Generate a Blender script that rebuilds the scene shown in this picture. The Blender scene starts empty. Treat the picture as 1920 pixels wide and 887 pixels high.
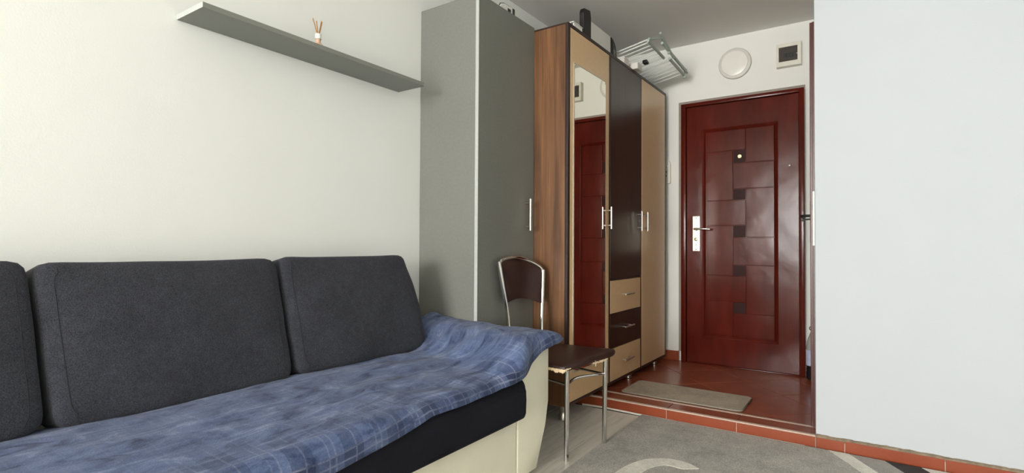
import bpy, bmesh, math, random
from mathutils import Vector, Matrix, noise

# ------------------------------------------------------------------ camera
C = bpy.context.scene.collection
FPX, YAW, PITCH, ROLL = 995.7, 0.5989, 0.0175, 0.0055
cd = bpy.data.cameras.new('camera'); cam = bpy.data.objects.new('camera', cd); C.objects.link(cam)
cd.sensor_fit = 'HORIZONTAL'; cd.sensor_width = 36.0; cd.lens = FPX / 1920 * 36.0
cd.clip_start = 0.02
fw = Vector((-math.sin(YAW)*math.cos(PITCH), math.cos(YAW)*math.cos(PITCH), math.sin(PITCH)))
rt = Vector((math.cos(YAW), math.sin(YAW), 0)); up = rt.cross(fw)
r2 = rt*math.cos(ROLL) + up*math.sin(ROLL); u2 = r2.cross(fw)
cam.matrix_world = Matrix(((r2.x, u2.x, -fw.x, 1.9859), (r2.y, u2.y, -fw.y, 0.0), (r2.z, u2.z, -fw.z, 0.9769), (0, 0, 0, 1)))
bpy.context.scene.camera = cam

# ------------------------------------------------------------------ sky, window light, exposure
W = bpy.data.worlds.new('sky'); bpy.context.scene.world = W; W.use_nodes = True
bg = W.node_tree.nodes['Background']
bg.inputs['Color'].default_value = (0.90, 0.95, 1.0, 1); bg.inputs['Strength'].default_value = 2.0
def area(name, loc, rot, sx, sy, power, col):
    l = bpy.data.lights.new(name, 'AREA'); l.shape = 'RECTANGLE'; l.size = sx; l.size_y = sy
    l.energy = power; l.color = col
    o = bpy.data.objects.new(name, l); o.location = loc; o.rotation_euler = rot; C.objects.link(o); return o
area('window_daylight', (1.45, -6.14, 1.55), (math.radians(90), 0, 0), 2.6, 1.6, 525, (1.0, 0.990, 0.972))
VS = bpy.context.scene.view_settings
VS.view_transform = 'Standard'; VS.look = 'None'; VS.gamma = 1.0; VS.use_curve_mapping = False
VS.exposure = 0.0

# ------------------------------------------------------------------ helpers
D, S, WX, YS, H = 4.303, 0.064, 0.606, 2.979, 2.60
random.seed(4)
def lin(c):
    return tuple(((v/255)/12.92 if v/255 <= 0.04045 else (((v/255)+0.055)/1.055)**2.4) for v in c)
def box(bm, x0, x1, y0, y1, z0, z1, bev=0.0, seg=2):
    vs = [bm.verts.new((x, y, z)) for x in (x0, x1) for y in (y0, y1) for z in (z0, z1)]
    fs = [bm.faces.new([vs[i] for i in q]) for q in ((0,1,3,2),(4,6,7,5),(0,4,5,1),(2,3,7,6),(0,2,6,4),(1,5,7,3))]
    if bev:
        es = list({e for f in fs for e in f.edges})
        bmesh.ops.bevel(bm, geom=es, offset=bev, segments=seg, profile=0.5, affect='EDGES', clamp_overlap=True)
def prism(bm, pts, axis, a0, a1, bev=0.0, seg=2):
    """pts: polygon in the other two axes (kept in x,y,z order), extruded along axis"""
    def mk(p, a):
        l = list(p); l.insert('xyz'.index(axis), a); return bm.verts.new(l)
    A = [mk(p, a0) for p in pts]; B = [mk(p, a1) for p in pts]; n = len(pts)
    fs = [bm.faces.new(A[::-1]), bm.faces.new(B)]
    for i in range(n):
        fs.append(bm.faces.new((A[i], A[(i+1) % n], B[(i+1) % n], B[i])))
    if bev:
        es = list({e for f in fs for e in f.edges})
        bmesh.ops.bevel(bm, geom=es, offset=bev, segments=seg, profile=0.5, affect='EDGES', clamp_overlap=True)
def catmull(pts, n=8):
    P = [Vector(p) for p in pts]; out = []
    for i in range(len(P)-1):
        p0 = P[max(i-1, 0)]; p1 = P[i]; p2 = P[i+1]; p3 = P[min(i+2, len(P)-1)]
        for k in range(n):
            t = k/n
            out.append(0.5*((2*p1)+(p2-p0)*t+(2*p0-5*p1+4*p2-p3)*t*t+(3*p1-p0-3*p2+p3)*t*t*t))
    out.append(P[-1]); return out
def tube(bm, pts, r, seg=12, cap=True):
    P = [Vector(p) for p in pts]; rings = []
    ref = None
    for i, p in enumerate(P):
        t = (P[min(i+1, len(P)-1)] - P[max(i-1, 0)]).normalized()
        if ref is None:
            ref = Vector((0, 0, 1)) if abs(t.z) < 0.9 else Vector((1, 0, 0))
        a = (ref - t*ref.dot(t)).normalized(); ref = a; b = t.cross(a)
        rr = r[i] if isinstance(r, (list, tuple)) else r
        rings.append([bm.verts.new(p + (a*math.cos(2*math.pi*k/seg) + b*math.sin(2*math.pi*k/seg))*rr) for k in range(seg)])
    for i in range(len(rings)-1):
        for k in range(seg):
            bm.faces.new((rings[i][k], rings[i][(k+1) % seg], rings[i+1][(k+1) % seg], rings[i+1][k]))
    if cap:
        bm.faces.new(rings[0][::-1]); bm.faces.new(rings[-1])
def lathe(bm, c, prof, axis='z', seg=32):
    """prof: (radius, offset along axis) list"""
    rings = []
    for r, h in prof:
        ring = []
        for k in range(seg):
            a = 2*math.pi*k/seg; u, v = r*math.cos(a), r*math.sin(a)
            o = {'z': (u, v, h), 'y': (u, h, v), 'x': (h, u, v)}[axis]
            ring.append(bm.verts.new((c[0]+o[0], c[1]+o[1], c[2]+o[2])))
        rings.append(ring)
    for i in range(len(rings)-1):
        for k in range(seg):
            bm.faces.new((rings[i][k], rings[i][(k+1) % seg], rings[i+1][(k+1) % seg], rings[i+1][k]))
    bm.faces.new(rings[0][::-1]); bm.faces.new(rings[-1])
def wloc(o):
    v = Vector((0, 0, 0))
    while o is not None: v += o.location; o = o.parent
    return v
def obj(name, bm, mat, parent=None, smooth=False, recalc=True):
    if recalc: bmesh.ops.recalc_face_normals(bm, faces=bm.faces[:])
    vs = [v.co for v in bm.verts]
    lo = Vector([min(v[i] for v in vs) for i in range(3)]); hi = Vector([max(v[i] for v in vs) for i in range(3)])
    org = Vector(((lo.x+hi.x)/2, (lo.y+hi.y)/2, lo.z))
    for v in bm.verts: v.co -= org
    me = bpy.data.meshes.new(name); bm.to_mesh(me); bm.free()
    o = bpy.data.objects.new(name, me); C.objects.link(o)
    me.materials.append(mat)
    if smooth is True:
        for p in me.polygons: p.use_smooth = True
    elif smooth:
        for p in me.polygons: p.use_smooth = True
        me.set_sharp_from_angle(angle=math.radians(smooth))
    if parent is not None:
        o.parent = parent; o.location = org - wloc(parent)
    else: o.location = org
    return o
def wn(o):
    m = o.modifiers.new('weighted_normals', 'WEIGHTED_NORMAL'); m.keep_sharp = True; return o
def bx(name, mat, parent, *d, bev=0.0, seg=2):
    bm = bmesh.new(); box(bm, *d, bev=bev, seg=seg); o = obj(name, bm, mat, parent, smooth=50 if bev else False); return wn(o) if bev else o
def tb(name, mat, parent, pts, r, seg=12):
    bm = bmesh.new(); tube(bm, pts, r, seg); return obj(name, bm, mat, parent, smooth=50)
def lt(name, mat, parent, c, prof, axis='z', seg=32, ang=40):
    bm = bmesh.new(); lathe(bm, c, prof, axis, seg); return obj(name, bm, mat, parent, smooth=ang)
def pr(name, mat, parent, pts, axis, a0, a1, bev=0.0, seg=2):
    bm = bmesh.new(); prism(bm, pts, axis, a0, a1, bev, seg); o = obj(name, bm, mat, parent, smooth=50 if bev else False); return wn(o) if bev else o
def tag(o, label, cat, group=None, kind=None):
    o['label'] = label; o['category'] = cat
    if group: o['group'] = group
    if kind: o['kind'] = kind
    return o
def thing(name, loc, label, cat, group=None):
    o = bpy.data.objects.new(name, None); o.empty_display_size = 0.05; C.objects.link(o); o.location = loc
    return tag(o, label, cat, group)
def struct(o): o['kind'] = 'structure'; return o

# ------------------------------------------------------------------ materials
class NT:
    def __init__(s, name):
        s.m = bpy.data.materials.new(name); s.m.use_nodes = True; s.t = s.m.node_tree
        s.b = s.t.nodes['Principled BSDF']
    def n(s, typ, **kw):
        x = s.t.nodes.new(typ)
        for k, v in kw.items():
            if k.startswith('_'): setattr(x, k[1:], v)
            else: x.inputs[k.replace('__', ' ')].default_value = v
        return x
    def l(s, a, b): s.t.links.new(a, b)
    def coord(s, kind='Object', scale=(1, 1, 1), rot=(0, 0, 0)):
        c = s.n('ShaderNodeTexCoord'); m = s.n('ShaderNodeMapping'); m.inputs['Scale'].default_value = scale
        m.inputs['Rotation'].default_value = rot
        s.l(c.outputs[kind], m.inputs['Vector']); return m.outputs['Vector']
    def world(s, scale=(1, 1, 1), rot=(0, 0, 0)):
        g = s.n('ShaderNodeNewGeometry'); m = s.n('ShaderNodeMapping'); m.inputs['Scale'].default_value = scale
        m.inputs['Rotation'].default_value = rot
        s.l(g.outputs['Position'], m.inputs['Vector']); return m.outputs['Vector']
    def noise(s, vec, scale, detail=4, rough=0.55, dist=0.0):
        x = s.n('ShaderNodeTexNoise', Scale=scale, Detail=detail, Roughness=rough, Distortion=dist)
        s.l(vec, x.inputs['Vector']); return x.outputs['Fac']
    def ramp(s, fac, stops):
        r = s.n('ShaderNodeValToRGB'); e = r.color_ramp.elements
        while len(e) < len(stops): e.new(0.5)
        for k, (p, c) in zip(e, stops): k.position = p; k.color = (*c, 1) if len(c) == 3 else c
        s.l(fac, r.inputs['Fac']); return r.outputs['Color']
    def math(s, op, a, b=None, clamp=False):
        x = s.n('ShaderNodeMath', _operation=op, _use_clamp=clamp)
        for i, v in enumerate((a, b)):
            if v is None: continue
            if isinstance(v, (int, float)): x.inputs[i].default_value = v
            else: s.l(v, x.inputs[i])
        return x.outputs[0]
    def mix(s, f, a, b):
        x = s.n('ShaderNodeMix', _data_type='RGBA')
        for sock, v in ((x.inputs['Factor'], f), (x.inputs['A'], a), (x.inputs['B'], b)):
            if isinstance(v, (int, float)): sock.default_value = v
            elif isinstance(v, tuple): sock.default_value = (*v, 1)
            else: s.l(v, sock)
        return [o for o in x.outputs if o.type == 'RGBA'][0]
    def bump(s, h, strength=0.2, dist=0.01):
        x = s.n('ShaderNodeBump', Strength=strength, Distance=dist)
        s.l(h, x.inputs['Height']); s.l(x.outputs['Normal'], s.b.inputs['Normal'])
    def color(s, c):
        if isinstance(c, tuple): s.b.inputs['Base Color'].default_value = (*c, 1)
        else: s.l(c, s.b.inputs['Base Color'])
    def set(s, **kw):
        for k, v in kw.items(): s.b.inputs[k.replace('__', ' ')].default_value = v
        return s
def plain(name, rgb, rough=0.5, var=0.08, scale=20, bump=0.0, bscale=200, metal=0.0, spec=0.5, coat=0.0, aniso=(1, 1, 1), world=False):
    t = NT(name); c = lin(rgb); v = t.world(aniso) if world else t.coord('Object', aniso)
    f = t.noise(v, scale)
    t.color(t.ramp(f, [(0.3, tuple(x*(1-var) for x in c)), (0.7, tuple(min(1, x*(1+var)) for x in c))]))
    t.set(Roughness=rough, Metallic=metal, Specular__IOR__Level=spec, Coat__Weight=coat, Coat__Roughness=0.08)
    if bump: t.bump(t.noise(v, bscale, 3), bump, 0.004)
    return t.m
def fabric(name, rgb, var=0.25, weave=700, rough=0.95, sheen=0.08, flecks=0.0):
    t = NT(name); c = lin(rgb); v = t.coord('Object')
    big = t.noise(v, 6, 3); fine = t.noise(v, weave, 2, 0.7)
    a = t.ramp(fine, [(0.3, tuple(x*(1-var) for x in c)), (0.72, tuple(min(1, x*(1+var*1.6)) for x in c))])
    b = t.mix(0.0, a, a)
    m = t.n('ShaderNodeMix', _data_type='RGBA', _blend_type='MULTIPLY'); m.inputs['Factor'].default_value = 1
    t.l(a, m.inputs['A']); t.l(t.ramp(t.math('ADD', t.math('MULTIPLY', big, 0.55), t.math('MULTIPLY', t.noise(v, 45, 4, 0.7), 0.45)), [(0.34, (0.76, 0.76, 0.76)), (0.66, (1.2, 1.2, 1.2))]), m.inputs['B'])
    t.color([o for o in m.outputs if o.type == 'RGBA'][0])
    t.set(Roughness=rough, Sheen__Weight=sheen, Sheen__Roughness=0.5, Specular__IOR__Level=0.2)
    t.bump(fine, 0.35, 0.002); return t.m
def wood(name, dark, light, scale=(14, 14, 0.9), rough=0.4, fine=60, lowc=0.32, highc=0.68):
    t = NT(name); v = t.coord('Object', scale)
    n1 = t.noise(v, 1.3, 4, 0.6, 0.6)
    v2 = t.coord('Object', (fine, fine, 1.6)); n2 = t.noise(v2, 2.2, 3, 0.6)
    f = t.math('ADD', t.math('MULTIPLY', n1, 0.72), t.math('MULTIPLY', n2, 0.28))
    t.color(t.ramp(f, [(lowc, lin(dark)), (highc, lin(light))])); t.set(Roughness=rough)
    t.bump(n2, 0.06, 0.002); return t.m

def wall_mat(name, rgb, bump=0.12):
    t = NT(name); c = lin(rgb); v = t.world()
    f = t.noise(v, 1.6, 3); g = t.noise(v, 180, 4, 0.65)
    t.color(t.ramp(f, [(0.3, tuple(x*0.975 for x in c)), (0.7, c)])); t.set(Roughness=0.9, Specular__IOR__Level=0.2)
    t.bump(g, bump, 0.003); return t.m
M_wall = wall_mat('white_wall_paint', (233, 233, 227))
M_wall_dimmed = wall_mat('dimmed_white_wall_paint', (196, 201, 206))  # same white paint, shade put into its colour to temper the window light
M_wall_left = wall_mat('brightened_white_wall_paint', (240, 242, 239))  # same white paint again, lightened in colour so the left wall looks better lit
M_ceil = wall_mat('ceiling_paint', (232, 230, 225), 0.2)
M_grey = plain('grey_melamine', (118, 119, 113), 0.42, 0.05, 90, 0.05, 500)
M_greyedge = plain('pale_grey_edge_band', (178, 182, 178), 0.45, 0.05, 60)
M_shelf = plain('grey_melamine_shelf', (130, 132, 125), 0.5, 0.08, 300)
M_walnut = wood('walnut_panel', (80, 53, 33), (134, 93, 60), (18, 18, .8), lowc=.34, highc=.66)
M_dark = wood('dark_wenge_panel', (40, 25, 18), (64, 44, 33), (22, 22, 1.0), 0.3, 90)
M_edge = plain('dark_brown_edge', (46, 29, 22), 0.4, 0.1, 40)
M_cream = plain('cream_door_laminate', (222, 188, 144), 0.3, 0.05, 120, aniso=(1, 1, 0.3))
M_chrome = plain('chrome', (225, 224, 220), 0.1, 0.02, 10, metal=1.0)
M_satin = plain('satin_steel', (205, 202, 195), 0.28, 0.03, 60, metal=1.0)
M_mirror = plain('mirror_silver', (238, 236, 226), 0.01, 0.0, 2, metal=1.0)
M_mirroredge = plain('mirror_bevel', (236, 232, 215), 0.12, 0.02, 40, metal=0.6)
M_grout = plain('pale_grout', (205, 180, 165), 0.85, 0.1, 80, 0.2, 300)
M_grey_line = plain('dusty_mortar', (140, 125, 105), 0.95, 0.3, 40, 0.6, 150)
M_cable = plain('white_caulk', (226, 220, 210), 0.5, 0.06, 60)
M_black = plain('black_plastic', (20, 20, 21), 0.4, 0.1, 50, 0.1, 300)
M_white = plain('white_plastic', (228, 228, 222), 0.35, 0.02, 20)
M_offwhite = plain('offwhite_plastic', (222, 218, 204), 0.4, 0.03, 30)
M_lampglass = plain('milky_lamp_cover', (232, 230, 222), 0.3, 0.02, 10)
M_rackbar = plain('white_coated_wire', (215, 218, 212), 0.35, 0.03, 50)
M_rackframe = plain('grey_green_frame_tube', (168, 180, 172), 0.4, 0.05, 50)
M_leather = plain('cream_faux_leather', (238, 234, 212), 0.5, 0.03, 8, 0.15, 260)
M_charcoal = fabric('charcoal_weave', (54, 55, 62), 0.48, 330)
M_navy = fabric('navy_velour', (25, 26, 34), 0.2, 500, sheen=0.0)
M_brownvinyl = plain('brown_vinyl', (50, 28, 22), 0.35, 0.12, 15, 0.15, 200)
M_foam = plain('torn_foam', (224, 200, 165), 0.95, 0.15, 60, 0.5, 200)
M_seam = plain('dark_seam_thread', (34, 35, 40), 0.9, 0.1, 200)
M_mat = fabric('grey_doormat_pile', (172, 158, 138), 0.25, 320, sheen=0.1)
M_rug = fabric('grey_rug_pile', (160, 156, 148), 0.34, 190, sheen=0.15)
M_ruglight = fabric('pale_rug_pile', (216, 213, 202), 0.14, 260, sheen=0.15)
M_rugmid = fabric('mid_grey_rug_pile', (150, 147, 141), 0.2, 260, sheen=0.15)
M_rugdark = fabric('black_rug_pile', (26, 22, 21), 0.3, 260, sheen=0.1)
M_plaster = plain('grey_brown_reveal_paint', (150, 138, 128), 0.8, 0.06, 30, 0.2, 200)
M_whitestrip = plain('rough_white_plaster', (226, 216, 208), 0.9, 0.05, 40, 0.4, 120)
M_jamb = wood('dark_red_wood_casing', (62, 24, 18), (98, 46, 36), (30, 30, 1.0), 0.35, 90)
M_brass = plain('pale_brass', (226, 205, 160), 0.22, 0.05, 60, metal=1.0)
M_plate = plain('champagne_plate', (236, 228, 208), 0.28, 0.04, 60, metal=0.75)
M_pvc = plain('window_pvc', (235, 235, 232), 0.35, 0.02, 20)
M_reed = plain('reed_wood', (168, 124, 78), 0.7, 0.15, 60)
M_paper = plain('white_carton', (226, 222, 214), 0.7, 0.03, 30)

def doormat():
    t = NT('dark_red_lacquer'); v = t.world((1, 1, 0.25))
    f = t.noise(v, 9, 4, 0.6)
    t.color(t.ramp(f, [(0.3, lin((70, 19, 11))), (0.7, lin((92, 28, 17)))]))
    t.set(Roughness=0.3, Coat__Weight=0.42, Coat__Roughness=0.08, Specular__IOR__Level=0.03)
    t.bump(t.math('ADD', t.math('MULTIPLY', t.noise(t.world(), 260, 3, 0.6), 0.12), t.noise(t.world(), 7, 2, 0.4)), 0.22, 0.01)
    t.l(t.b.inputs['Normal'].links[0].from_socket, t.b.inputs['Coat Normal']); return t.m
M_door = doormat()
M_doordark = plain('dark_red_lacquer_square', (44, 13, 9), 0.45, 0.15, 30, spec=0.12)
def tilemat(name, a, b, rough):
    t = NT(name); v = t.world(); f = t.noise(v, 5, 4, 0.6); g = t.noise(v, 90, 3)
    t.color(t.ramp(t.math('ADD', t.math('MULTIPLY', f, .7), t.math('MULTIPLY', g, .3)), [(0.3, lin(a)), (0.7, lin(b))]))
    t.set(Roughness=rough); t.bump(t.noise(v, 30, 3), 0.04, 0.006); return t.m
M_tile = tilemat('red_brown_tile', (146, 74, 52), (164, 88, 62), 0.24)
M_riser = tilemat('terracotta_edge_tile', (138, 62, 34), (152, 72, 41), 0.35)
M_grouthall = plain('brown_grout', (84, 48, 36), 0.9, 0.15, 60)
def lamimat():
    t = NT('pale_grey_laminate'); v = t.coord('Object', (16, 1.0, 1)); oi = t.n('ShaderNodeObjectInfo')
    f = t.noise(v, 2.2, 6, 0.65, 0.8); g = t.noise(t.coord('Object', (120, 4, 1)), 2, 3)
    c = t.ramp(t.math('ADD', t.math('MULTIPLY', f, .7), t.math('MULTIPLY', g, .3)), [(0.28, lin((186, 180, 168))), (0.5, lin((226, 221, 210))), (0.75, lin((238, 234, 225)))])
    t.color(c); t.set(Roughness=0.4); t.bump(g, 0.05, 0.002); return t.m
M_lam = lamimat()

def blanketmat():
    t = NT('blue_plaid_fleece'); c = t.n('ShaderNodeTexCoord'); sp = t.n('ShaderNodeSeparateXYZ')
    w = t.n('ShaderNodeVectorMath', _operation='ADD')
    nz = t.n('ShaderNodeTexNoise', Scale=9.0, Detail=3.0); t.l(c.outputs['UV'], nz.inputs['Vector'])
    sc = t.n('ShaderNodeVectorMath', _operation='SCALE'); sc.inputs['Scale'].default_value = 0.012
    t.l(nz.outputs['Color'], sc.inputs[0]); t.l(c.outputs['UV'], w.inputs[0]); t.l(sc.outputs['Vector'], w.inputs[1])
    t.l(w.outputs['Vector'], sp.inputs[0])
    def line(sock, off, per, wd):
        f = t.math('FRACT', t.math('DIVIDE', t.math('ADD', sock, off), per))
        d = t.math('ABSOLUTE', t.math('SUBTRACT', f, 0.5))
        x = t.n('ShaderNodeMapRange', **{'From Min': wd/per, 'From Max': wd*0.25/per, 'To Min': 0.0, 'To Max': 1.0})
        t.l(d, x.inputs['Value']); return x.outputs[0]
    u, v = sp.outputs[0], sp.outputs[1]
    L = line(u, 0.0, 0.15, 0.004)
    for s_, o_, p_ in ((u, 0.02, 0.15), (u, 0.085, 0.15), (v, 0.03, 0.15), (v, 0.052, 0.15), (v, 0.11, 0.15)):
        L = t.math('MAXIMUM', L, line(s_, o_, p_, 0.0035))
    def band(s_, off, per, duty):
        return t.math('LESS_THAN', t.math('FRACT', t.math('DIVIDE', t.math('ADD', s_, off), per)), duty)
    B = t.math('MULTIPLY', t.math('ADD', band(u, 0.05, 0.15, 0.42), band(v, 0.015, 0.15, 0.42)), 0.5)
    vec = c.outputs['UV']
    mp = t.n('ShaderNodeMapping'); mp.inputs['Scale'].default_value = (1.1, 2.5, 1); mp.inputs['Rotation'].default_value = (0, 0, 0.5)
    t.l(vec, mp.inputs['Vector'])
    nap = t.noise(mp.outputs['Vector'], 7, 6, 0.68, 0.8); fuzz = t.noise(vec, 240, 4, 0.7)
    big = t.noise(vec, 3.2, 3)
    # the pattern shows strongest near the free edge (V is the distance from it), the nap hides it further in
    ed = t.n('ShaderNodeMapRange', **{'From Min': 0.05, 'From Max': 0.24, 'To Min': 1.0, 'To Max': 0.32}); t.l(v, ed.inputs['Value'])
    e = t.math('MULTIPLY', ed.outputs[0], t.math('MULTIPLY', t.math('ADD', big, 0.25), 1.1), True)
    base = t.ramp(nap, [(0.34, lin((54, 66, 98))), (0.46, lin((86, 101, 138))), (0.57, lin((102, 117, 153))), (0.69, lin((134, 148, 180)))])
    c1 = t.mix(t.math('MULTIPLY', B, t.math('MULTIPLY', e, 0.95)), base, lin((46, 56, 84)))
    c2 = t.mix(t.math('MULTIPLY', L, t.math('MULTIPLY', t.math('MULTIPLY', e, t.math('SUBTRACT', t.math('MULTIPLY', nap, 3.0), 1.0, True)), 0.75)), c1, lin((150, 156, 178)))
    m = t.n('ShaderNodeMix', _data_type='RGBA', _blend_type='MULTIPLY'); m.inputs['Factor'].default_value = 1
    t.l(c2, m.inputs['A']); t.l(t.ramp(fuzz, [(0.3, (0.78, 0.78, 0.78)), (0.7, (1.18, 1.18, 1.18))]), m.inputs['B'])
    t.color([o for o in m.outputs if o.type == 'RGBA'][0])
    t.set(Roughness=0.9, Sheen__Weight=0.12, Sheen__Roughness=0.4, Specular__IOR__Level=0.15)
    t.bump(t.math('ADD', t.math('MULTIPLY', fuzz, 0.5), t.math('MULTIPLY', nap, 1.0)), 0.5, 0.006); return t.m
M_blanket = blanketmat()

# ------------------------------------------------------------------ the room
RX, BY = 3.7, -6.0          # right wall, window wall behind the camera
floor = struct(bx('floor', M_grouthall, None, -0.1, RX+.1, BY-.1, YS-.004, -0.10, -0.008))
struct(bx('ceiling', M_ceil, None, -0.15, RX+.15, BY-.15, D+.15, H, H+0.12))
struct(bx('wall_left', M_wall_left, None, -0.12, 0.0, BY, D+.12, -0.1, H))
wall_far = struct(bx('wall_far', M_wall, None, 0.0, 1.745, D, D+.12, -0.1, H))
HX = 1.745
wall_right = struct(bx('wall_right', M_wall_dimmed, None, HX, RX, YS+.006, YS+.13, -0.1, H, bev=.004))
struct(bx('wall_hall', M_wall, None, HX+.006, HX+.12, YS+.132, D+.12, -0.1, H))
struct(bx('wall_side', M_wall, None, RX, RX+.12, BY, YS+.13, -0.1, H))
# window wall with an opening
bm = bmesh.new()
WX0, WX1, WZ0, WZ1 = 0.15, 2.75, 0.75, 2.35
box(bm, 0, WX0, BY-.12, BY, -.1, H); box(bm, WX1, RX, BY-.12, BY, -.1, H)
box(bm, WX0, WX1, BY-.12, BY, -.1, WZ0); box(bm, WX0, WX1, BY-.12, BY, WZ1, H)
struct(obj('wall_back', bm, M_wall))
bm = bmesh.new()
fy0, fy1, fwid = BY-.09, BY-.04, .06
box(bm, WX0, WX0+fwid, fy0, fy1, WZ0, WZ1); box(bm, WX1-fwid, WX1, fy0, fy1, WZ0, WZ1)
box(bm, WX0+fwid, WX1-fwid, fy0, fy1, WZ0, WZ0+fwid); box(bm, WX0+fwid, WX1-fwid, fy0, fy1, WZ1-fwid, WZ1)
mx = (WX0+WX1)/2; box(bm, mx-.05, mx+.05, fy0, fy1, WZ0+fwid, WZ1-fwid)
struct(obj('window_1', bm, M_pvc))

# laminate planks of the room floor
PW, PL = 0.193, 1.28
col = 0; x = 0.012
while x < RX:
    y = BY - (col*0.47 % 1)*PL
    while y < YS-.03:
        y0, y1 = max(y, BY), min(y+PL, YS-.022)
        if y1-y0 > .05:
            x1 = min(x+PW, RX)
            bx('plank', M_lam, floor, x+.0006, x1-.0006, y0+.0006, y1-.0006, -.008, 0.0, bev=.0008, seg=1)
        y += PL
    x += PW; col += 1

# raised hall floor: slab, diagonal tiles, edge strip, riser tiles
hall = struct(bx('floor_hall', M_grouthall, None, 0.0, HX, YS+.008, D, -0.05, S-.008))
def clip(poly, a, b, c):                 # keep a*x+b*y<=c
    out = []
    for i in range(len(poly)):
        p, q = poly[i], poly[(i+1) % len(poly)]
        dp, dq = a*p[0]+b*p[1]-c, a*q[0]+b*q[1]-c
        if dp <= 0: out.append(p)
        if (dp < 0 < dq) or (dq < 0 < dp):
            t = dp/(dp-dq); out.append((p[0]+(q[0]-p[0])*t, p[1]+(q[1]-p[1])*t))
    return out
HY0 = 3.130
ST = 0.488; g = 0.0028*1.41
for i in range(-8, 8):
    for j in range(-8, 8):
        a0, a1 = 4.68+i*ST+g, 4.68+(i+1)*ST-g     # x+y
        b0, b1 = 1.66+j*ST+g, 1.66+(j+1)*ST-g     # y-x
        poly = [((a-b)/2, (a+b)/2) for a, b in ((a0, b0), (a1, b0), (a1, b1), (a0, b1))]
        for cl in ((1, 0, HX-.003), (-1, 0, -.01), (0, 1, D-.003), (0, -1, -HY0)): 
            poly = clip(poly, *cl)
            if len(poly) < 3: break
        if len(poly) >= 3:
            ar = abs(sum(poly[k][0]*poly[(k+1) % len(poly)][1]-poly[(k+1) % len(poly)][0]*poly[k][1] for k in range(len(poly))))/2
            if ar > .0004: pr('tile', M_tile, hall, poly, 'z', S-.008, S+random.uniform(-.0004, .0004), bev=.001, seg=1)
JX = [0.004, 0.275, 0.644, 1.014, 1.384, HX]
for a, b in zip(JX[:-1], JX[1:]):
    bx('edge_tile', M_tile, hall, a+.0015, b-.0015, YS+.014, HY0-.024, S-.008, S, bev=.001, seg=1)
    bx('riser_tile', M_riser, hall, a+.002, b-.002, YS-.008, YS+.008, .0, S-.006, bev=.0012, seg=1)
bx('grout_line', M_grout, hall, .004, HX, HY0-.0235, HY0-.001, S-.008, S+.0018, bev=.001, seg=1)
bx('step_nosing', M_grout, hall, .004, HX, YS-.009, YS+.0135, S-.0055, S+.0025, bev=.002)
bx('grout_bed', M_grout, hall, .004, HX, YS-.004, YS+.008, .0, S-.008)
# tiled baseboard of the right wall
base = struct(bx('baseboard_right', M_grout, None, HX+.001, RX, YS-.004, YS+.006, 0.0, S-.004))
bj = [HX, 1.865]
while bj[-1] < RX-.1: bj.append(min(bj[-1]+.369, RX))
for a, b in zip(bj[:-1], bj[1:]):
    bx('tile', M_riser, base, a+.002, b-.002, YS-.010, YS-.004, .0, S-.004+random.uniform(-.002, .002), bev=.0012, seg=1)
bm = bmesh.new(); n = 160
ptsT = []
for k in range(n+1):
    xx = HX+.002+(RX-HX-.004)*k/n
    ptsT.append((xx, S+.004+.007*noise.noise(Vector((xx*14, 3, 0)))+.003*noise.noise(Vector((xx*60, 1, 0)))))
A = [bm.verts.new((p[0], YS-.006+.003*noise.noise(Vector((p[0]*30, 9, 0))), p[1])) for p in ptsT]
B = [bm.verts.new((p[0], YS+.0055, p[1]+.004)) for p in ptsT]
A0 = [bm.verts.new((p[0], YS-.007, S-.012)) for p in ptsT]
for k in range(n):
    bm.faces.new((A[k], A[k+1], B[k+1], B[k])); bm.faces.new((A0[k], A0[k+1], A[k+1], A[k]))
obj('mortar_ledge', bm, M_grey_line, base, recalc=True)
# baseboard of the far wall, left of the door
bf = struct(bx('baseboard_far', M_grout, None, .012, .676, D-.004, D-.0005, S+.0005, S+.074))
for a, b in ((.014, .345), (.349, .672)): bx('tile', M_riser, bf, a, b, D-.013, D-.004, S+.001, S+.075, bev=.001, seg=1)
bx('tile', M_riser, bf, .6745, .686, D-.013, D-.0005, S+.001, S+.077, bev=.001, seg=1)
# white bead along the foot of the step
cb = tb('sealant_bead', M_cable, None, catmull([(.50, YS-.022, .006), (.62, YS-.014, .0075), (.74, YS-.014, .0075), (.85, YS-.017, .007), (1.0, YS-.016, .006), (1.3, YS-.016, .006), (1.7, YS-.016, .006)], 8), .006, 8)
tag(cb, 'white sealant strip along the foot of the terracotta step', 'trim')

# ------------------------------------------------------------------ entrance door (dark red metal door)
def ring(bm, o, i, yo, yi):
    O = [bm.verts.new((p[0], yo, p[1])) for p in o]; I = [bm.verts.new((p[0], yi, p[1])) for p in i]
    for k in range(4): bm.faces.new((O[k], O[(k+1) % 4], I[(k+1) % 4], I[k]))
def rect(x0, x1, z0, z1): return [(x0, z0), (x1, z0), (x1, z1), (x0, z1)]
YF = D-.046; YP = YF+.011
bm = bmesh.new()
L0, L1 = rect(.757, 1.5465, S+.010, 2.0785), rect(.760, 1.5435, S+.013, 2.0755)
Q = [rect(.876+w, 1.412-w, .274+w, 1.894-w) for w in (0, .004, .010, .026)]
ring(bm, L0, L0, D-.008, YF+.003); ring(bm, L0, L1, YF+.003, YF); ring(bm, L1, Q[0], YF, YF)
ring(bm, Q[0], Q[1], YF, YF-.0025); ring(bm, Q[1], Q[2], YF-.0025, YF); ring(bm, Q[2], Q[3], YF, YP)
bm.faces.new([bm.verts.new((p[0], YP, p[1])) for p in Q[3]]); bm.faces.new([bm.verts.new((p[0], D-.008, p[1])) for p in L0])
bmesh.ops.remove_doubles(bm, verts=bm.verts[:], dist=1e-5)
door = struct(obj('door_1', bm, M_door))
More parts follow.
